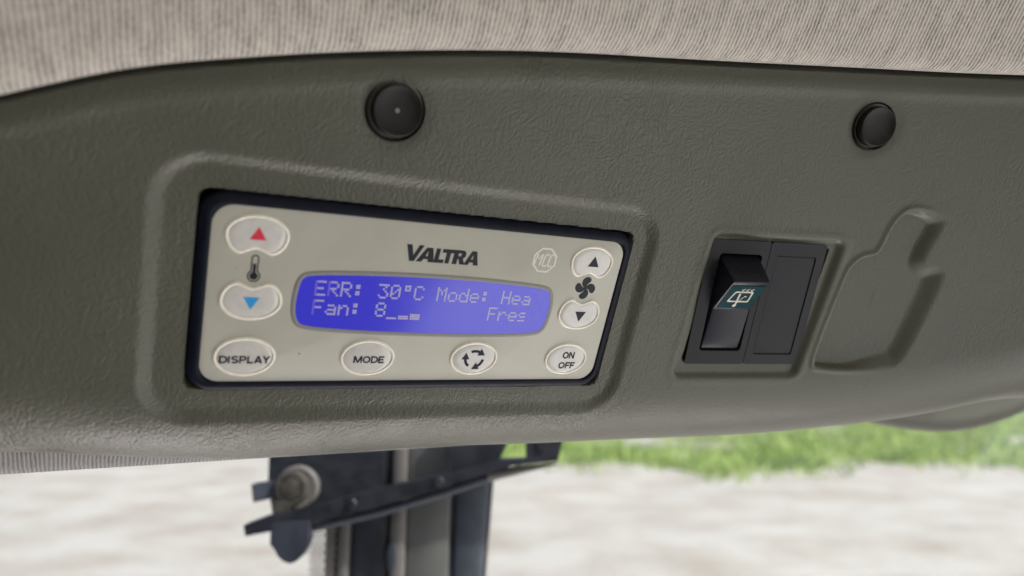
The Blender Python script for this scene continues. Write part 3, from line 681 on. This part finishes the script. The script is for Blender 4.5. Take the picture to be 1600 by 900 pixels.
# ================================================================== switches
def build_switches():
    M = face_matrix(SW_U, SW_Q, -1.3)
    t = empty('rocker_switch', M, 'black rocker switch with teal rear wiper icon left of the blank switch cover', 'switch')
    H = SW_H
    ro = rrect(-22.6, -2.4, -22.0, 22.4, 1.6, 5)
    # bezel with its opening
    bo = rrect(-H, 0.55, -H, H, 1.2, 4)
    def framed(name, outer, inner, parent, h=1.6):
        o = flat(name, [outer, inner], -5.0, h, M_SWI, parent)
        bv = o.modifiers.new('bevel', 'BEVEL'); bv.width = .0004; bv.segments = 2; bv.limit_method = 'ANGLE'
        return o
    framed('bezel', bo, ro, t)
    # rocker: long slope up to a ridge, short steep back
    prof = [(-21.4, -1.0), (-21.3, 0.6), (-20.7, 1.1), (-15, 1.7), (-8, 2.4), (-2.6, 3.0), (-1.4, 3.3), (4, 6.8), (12.2, 12.0), (13.2, 12.8), (13.9, 13.0), (14.6, 12.6), (17, 8.4), (19.4, 3.6), (21.3, 0.6), (21.5, -2.0)]
    xs = [(-21.9, -.8), (-21.5, -.15), (-20.9, 0.0), (-4.1, 0.0), (-3.5, -.15), (-3.1, -.8)]
    V, Fc = [], []
    for y, h in prof:
        k = 0.10 * max(0, h)                                  # sides draw in towards the ridge
        V.append((-22.0, y, -3.0))
        for i, (x, dh) in enumerate(xs): V.append((x + (k if i < 3 else -k) * .6, y, h + dh))
        V.append((-3.0, y, -3.0))
    n = len(xs) + 2
    for r in range(len(prof) - 1):
        for i in range(n - 1): a = r * n + i; Fc.append((a, a + 1, a + n + 1, a + n))
    rk = mesh('rocker', V, Fc, M_ROC, t)
    # icon lens on the slope
    sl = math.atan2(12.0 - 3.3, 13.6)
    def on_slope(x, y, lift=0.0):                             # y measured down the slope from just below the ridge
        yy = 12.2 - y * 1.36 * math.cos(sl); h = 12.0 - 0.02 - y * 1.36 * math.sin(sl)
        return (x, yy - lift * math.sin(sl), h + lift * math.cos(sl))
    def slope_flat(name, outlines, lift, m, parent):
        o = flat(name, outlines, 0, .08, m, parent)
        for v in o.data.vertices: v.co = Vector(on_slope(v.co.x * 1000, -v.co.y * 1000, lift + v.co.z * 1000)) * .001
        return o
    ln = slope_flat('icon_lens', [rrect(-20.2, -4.7, -11.4, -.2, .4, 3)], .12, M_TEAL, rk)
    i0, i1 = [(-17.8, -8.2), (-7.6, -8.2), (-8.4, -2.9), (-17.0, -2.9)], [(-17.1, -7.6), (-8.3, -7.6), (-9.0, -3.5), (-16.4, -3.5)]
    slope_flat('icon_print', [smooth_closed(densify(i0, 1.6), 1), smooth_closed(densify(i1, 1.6), 1)], .22, M_ICON, rk)
    slope_flat('icon_print', [stroke([(-12.9, -10.0), (-12.9, -8.5), (-14.2, -3.9)], .8)], .25, M_ICON, rk)
    slope_flat('icon_print', [ellipse(-12.9, -9.9, .85, .7, 14)], .28, M_ICON, rk)
    slope_flat('icon_print', [stroke([(-12.4, -8.3), (-11.4, -5.6)], .35)], .25, M_ICON, rk)
    for x in (-14.0, -11.9, -9.8):
        slope_flat('icon_print', [stroke([(x, -2.7), (x + .1, -2.0), (x + .7, -1.6)], .38)], .25, M_ICON, rk); slope_flat('icon_print', [stroke([(x, -2.5), (x - .7, -1.9)], .3)], .25, M_ICON, rk)
    slope_flat('icon_print', [ellipse(-10.8, -5.3, .5, .35, 10)], .25, M_ICON, rk)
    t2 = empty('blank_switch_cover', M, 'charcoal blank switch cover right of the wiper rocker switch', 'switch cover')
    framed('bezel', rrect(0.85, H, -H, H, 1.2, 4), rrect(4.6, 24.4, -23.6, 22.4, 1.0, 4), t2)
    mesh('plate', *loft(rrect(4.75, 24.25, -23.45, 22.25, 1.0, 4), [(0, -4), (0, 0.9), (0.25, 1.2)]), M_SWI, t2)
build_switches()

# ================================================================== screw caps
def build_cap(name, u, q, label, tiltx, tilty):
    M = face_matrix(u, q, 0.0) @ Matrix.Rotation(tilty, 4, 'Y') @ Matrix.Rotation(tiltx, 4, 'X')
    t = empty(name, M, label, 'cap', 'round caps in the console face')
    n = 48
    def lathe(prof):
        V, Fc = [], []
        for r, h in prof:
            for k in range(n): a = 2 * math.pi * k / n; V.append((r * math.cos(a), r * math.sin(a), h))
        for i in range(len(prof) - 1):
            for k in range(n): j = (k + 1) % n; Fc.append((i * n + k, i * n + j, (i + 1) * n + j, (i + 1) * n + k))
        Fc.append(tuple((len(prof) - 1) * n + k for k in range(n)))
        return V, Fc
    mesh('collar', *lathe([(9.8, -3), (9.8, .9), (9.6, 1.5), (9.3, 1.6), (9.0, 1.2), (8.8, -1.8), (7.9, -1.9)]), M_BLK, t)
    mesh('button', *lathe([(7.9, -2), (8.0, 3.2), (7.9, 3.7), (7.6, 3.95), (7.2, 3.8), (6.5, 3.3), (5, 2.75), (3, 2.45), (1.2, 2.35), (.1, 2.35)]), M_CAPF, t)
    if u < 100: mesh('moulding_mark', *lathe([(.75, 2.45), (.72, 2.75), (.45, 2.75), (.4, 2.6)]), M_GRYINK, t)
build_cap('screw_cap', 50.0, 35.2, 'round black cap between the headliner and the control unit', math.radians(-6), math.radians(0))
build_cap('screw_cap', 245.3, 55.9, 'round black cap at upper right above the switches', math.radians(-4), math.radians(0))

# ================================================================== window pane, pillar and hinge behind the console
def glass_material():
    m = bpy.data.materials.new('dusty window glass'); m.use_nodes = True; t = m.node_tree; t.nodes.clear()
    out = N(t, 'ShaderNodeOutputMaterial'); tr = N(t, 'ShaderNodeBsdfTransparent'); tr.inputs[0].default_value = (.96, .98, .97, 1)
    gl = N(t, 'ShaderNodeBsdfGlossy', Roughness=0.03); lw = N(t, 'ShaderNodeFresnel', IOR=1.45)
    mx = N(t, 'ShaderNodeMixShader'); t.links.new(lw.outputs[0], mx.inputs[0]); t.links.new(tr.outputs[0], mx.inputs[1]); t.links.new(gl.outputs[0], mx.inputs[2])
    df = N(t, 'ShaderNodeBsdfTranslucent'); df.inputs[0].default_value = (.8, .78, .74, 1)
    tc = N(t, 'ShaderNodeTexCoord'); no = N(t, 'ShaderNodeTexNoise', Scale=5.0, Detail=5.0); t.links.new(tc.outputs['Object'], no.inputs['Vector'])
    r = ramp(t, [(0.35, (.005,) * 3), (0.75, (.035,) * 3)]); t.links.new(no.outputs[0], r.inputs[0])
    m2 = N(t, 'ShaderNodeMixShader'); t.links.new(r.outputs[0], m2.inputs[0]); t.links.new(mx.outputs[0], m2.inputs[1]); t.links.new(df.outputs[0], m2.inputs[2])
    t.links.new(m2.outputs[0], out.inputs[0]); return m
PZ = 0.60; K = PZ / F_PX * 1000                     # distance of the pillar and millimetres per picture unit there
def build_window():
    V = [(x, y, z) for x in (-900, 1100) for z in (-700, 260) for y in (0, 5)]
    Fc = [(0, 1, 3, 2), (4, 6, 7, 5), (0, 2, 6, 4), (1, 5, 7, 3), (0, 4, 5, 1), (2, 3, 7, 6)]
    o = mesh('window_pane', V, Fc, glass_material(), mtx=Matrix.Translation((0, 0.735, 2.30)) @ Matrix.Rotation(math.radians(-10), 4, 'X'), smooth=False)
    tag(o, 'dusty clear cab window pane behind the pillar and console', 'window')
build_window()
PORG = at_depth(600, 800, PZ)
PM = Matrix(((1, 0, 0, PORG[0]), (0, 0, -1, PORG[1]), (0, 1, 0, PORG[2]), (0, 0, 0, 1)))      # x right, y up, z towards the driver
pp = lambda x, y: ((x - 600) * K, -(y - 800) * K)
M_PDARK = plastic('dark painted pillar steel', (0.036, 0.042, 0.060), .25, 60, (.35, .5), .5)
M_PBLUE = plastic('slate grey rubber seal', (0.066, 0.080, 0.104), .2, 60, (.5, .65), .4)
M_PGREY = plastic('grey pillar trim', (0.115, 0.122, 0.120), .12, 60, (.5, .65), .4)
M_PPALE = plastic('pale grey pillar edging', (0.14, 0.138, 0.134), .1, 60, (.4, .55), .4)
M_NET = plastic('pale grey net', (0.36, 0.35, 0.33), .1, 60, (.5, .6), .3)
M_PWHITE = plastic('milky plastic', (0.55, 0.53, 0.48), .1, 60, (.3, .45), .5)
M_KNOB = plastic('smoked hinge boss', (0.060, 0.058, 0.050), .45, 120, (.5, .65), .3)
M_HINGE = plastic('black hinge plastic', (0.020, 0.024, 0.033), .35, 70, (.3, .5), .5)
def build_pillar():
    t = empty('cab_pillar', PM, 'dark vertical cab pillar with pale edge strips standing behind the hinge', 'pillar')
    def strip(name, xl, xr, z0, z1, m, tl=0.0, tr=0.0, bev=2.2):
        V, Fc = [], []; rows = ((660, -1.0), (800, 0.0), (1500, 5.0))
        for y, k in rows:
            a, yy = pp(xl + tl * k, y); b, _ = pp(xr + tr * k, y)
            V += [(a, yy, z0), (a, yy, z1 - bev), (a + bev * .3, yy, z1 - bev * .3), (a + bev, yy, z1), (b - bev, yy, z1), (b - bev * .3, yy, z1 - bev * .3), (b, yy, z1 - bev), (b, yy, z0)]
        for r in range(2):
            for i in range(8): j = (i + 1) % 8; Fc.append((r * 8 + i, r * 8 + j, r * 8 + 8 + j, r * 8 + 8 + i))
        Fc += [tuple(range(8)), tuple(range(16, 24))]
        return mesh(name, V, Fc, m, t)
    strip('seal', 509, 532, -30, 0, M_PDARK, -1)
    strip('edge_strip', 532, 549, -30, 5, M_PPALE, -3, -3)  # pale strip carries the seal's highlight in its colour
    strip('inner_panel', 549, 611, -30, 0, M_PDARK, -3, -2, 6)
    strip('edge_strip', 612, 636, -30, 8, M_PPALE, -2, -2, 4)
    strip('trim_panel', 636.5, 703, -30, 3, M_PGREY, -2, -3)
    strip('inner_panel', 703.5, 709, -30, -3, M_PDARK, -3, -4)
    strip('seal', 709.5, 763, -34, -1, M_PBLUE, -4, -11, 5)
    strip('edge_strip', 763.3, 767, -38, -5, M_PPALE, -11, -11, 1)
    x, y = pp(615, 865); mesh('hole_oval', *loft(ellipse(x, y, 4.0, 13, 20), [(0, 8.0), (0.4, 8.9), (1.2, 9.2)]), M_PDARK, t)  # raised dark oval drawn in place of a small hole
build_pillar()
def build_hinge():
    t = empty('window_hinge', PM, 'black window hinge arm with round boss crossing in front of the pillar', 'hinge')
    def plate(name, pts, z0, z1, m, parent=t, holes=(), bev=1.2):
        o = flat(name, [[pp(*p) for p in pts]] + [[pp(*p) for p in h] for h in holes], z0, z1, m, parent)
        b = o.modifiers.new('bevel', 'BEVEL'); b.width = bev * .001; b.segments = 3; b.limit_method = 'ANGLE'; b.angle_limit = math.radians(40)
        return o
    plate('arm', [(399, 810), (440, 795), (520, 778), (600, 757), (700, 735), (782, 714), (821, 713), (822, 655), (873, 655), (875, 692), (869, 716), (840, 719), (800, 723), (760, 736), (700, 754), (600, 783), (500, 808), (402, 826)], 12, 26, M_HINGE)
    plate('gusset', [(706, 650), (802, 655), (794, 690), (781, 714.5), (706, 733)], 10, 18, M_HINGE)
    plate('mount_block', [(427, 690), (604, 690), (604, 758), (528, 777), (448, 792), (430, 770), (427, 745)], 2, 16, M_HINGE, bev=3)
    V, Fc = tube([(*pp(492, 819), 16), (*pp(600, 794), 16), (*pp(700, 765), 15), (*pp(772, 741), 13), (*pp(815, 730), 10)], [3.2, 3.4, 3.6, 4.0, 2.5]); mesh('rod', V, Fc, M_PBLUE, t)
    V, Fc = tube([(*pp(762, 741), 16), (*pp(790, 736), 15), (*pp(830, 729), 14), (*pp(868, 723), 13)], [4.5, 4.0, 2.6, 1.0]); mesh('rod_sleeve', V, Fc, M_PPALE, t)
    c = pp(474, 757)
    def disc(name, cx, cy, prof, m, parent):
        V, Fc = [], []; n = 36
        for r, h in prof: V += [(cx + r * math.cos(2 * math.pi * k / n), cy + r * math.sin(2 * math.pi * k / n), h) for k in range(n)]
        for i in range(len(prof) - 1): Fc += [(i * n + k, i * n + (k + 1) % n, (i + 1) * n + (k + 1) % n, (i + 1) * n + k) for k in range(n)]
        Fc.append(tuple((len(prof) - 1) * n + k for k in range(n))); return mesh(name, V, Fc, m, parent)
    b = disc('boss', c[0], c[1], [(17.4, 10), (17.6, 19), (17.0, 21), (15.5, 22), (13.5, 21.5)], M_PPALE, t)
    disc('boss_cap', c[0] - 4.2, c[1], [(14.2, 18), (14.1, 22.6), (13.4, 23.4), (11.5, 23.9), (9.8, 24.0), (9.3, 22.6), (8.8, 22.6), (8.3, 24.4), (4.5, 25.2), (.5, 25.4)], M_KNOB, b)
    plate('pin', [(404, 752), (440, 747), (442, 772), (408, 779)], 10, 20, M_PBLUE, bev=3)
    plate('pin', [(436, 772), (470, 780), (462, 800), (440, 793)], 14, 24, M_KNOB, bev=3)
    plate('tongue', [(442, 806), (499, 802), (499, 832), (496, 843), (490, 853), (482, 860), (472, 863.5), (462, 860), (454, 853), (448, 842), (442, 836)], 18, 30, M_PDARK, bev=3)
    plate('clip', [(496, 796), (511, 793), (513, 812), (497, 815)], 8, 18, M_PPALE)
    for x, y, r in ((560, 778, 3.4), (690, 746, 3.4), (846, 690, 4.2)):
        q = pp(x, y); hx = [(q[0] + r * 1.25 * math.cos(math.radians(60 * k + 10)), q[1] + r * 1.25 * math.sin(math.radians(60 * k + 10))) for k in range(6)]
        mesh('bolt', *loft(hx, [(0, 24), (0, 28.0), (.6, 28.6)]), M_HINGE, t)
    # perforated strip along the glass edge
    V, Fc = [], []
    for r in range(60):
        for q in range(5):
            xx, yy = pp(523 - q * 7.4 - (r % 2) * 3.7, 816 + r * 6.3)
            o = len(V)
            for k in range(8):
                a = 2 * math.pi * k / 8; V += [(xx + 2.25 * math.cos(a), yy + 2.25 * math.sin(a), 2), (xx + 1.45 * math.cos(a), yy + 1.45 * math.sin(a), 2.6)]
            for k in range(8): j = (k + 1) % 8; Fc.append((o + 2 * k, o + 2 * j, o + 2 * j + 1, o + 2 * k + 1))
    o = mesh('perforated_strip', V, Fc, M_NET, mtx=PM, smooth=False); tag(o, 'pale perforated strip beside the pillar below the hinge', 'strip')
build_hinge()
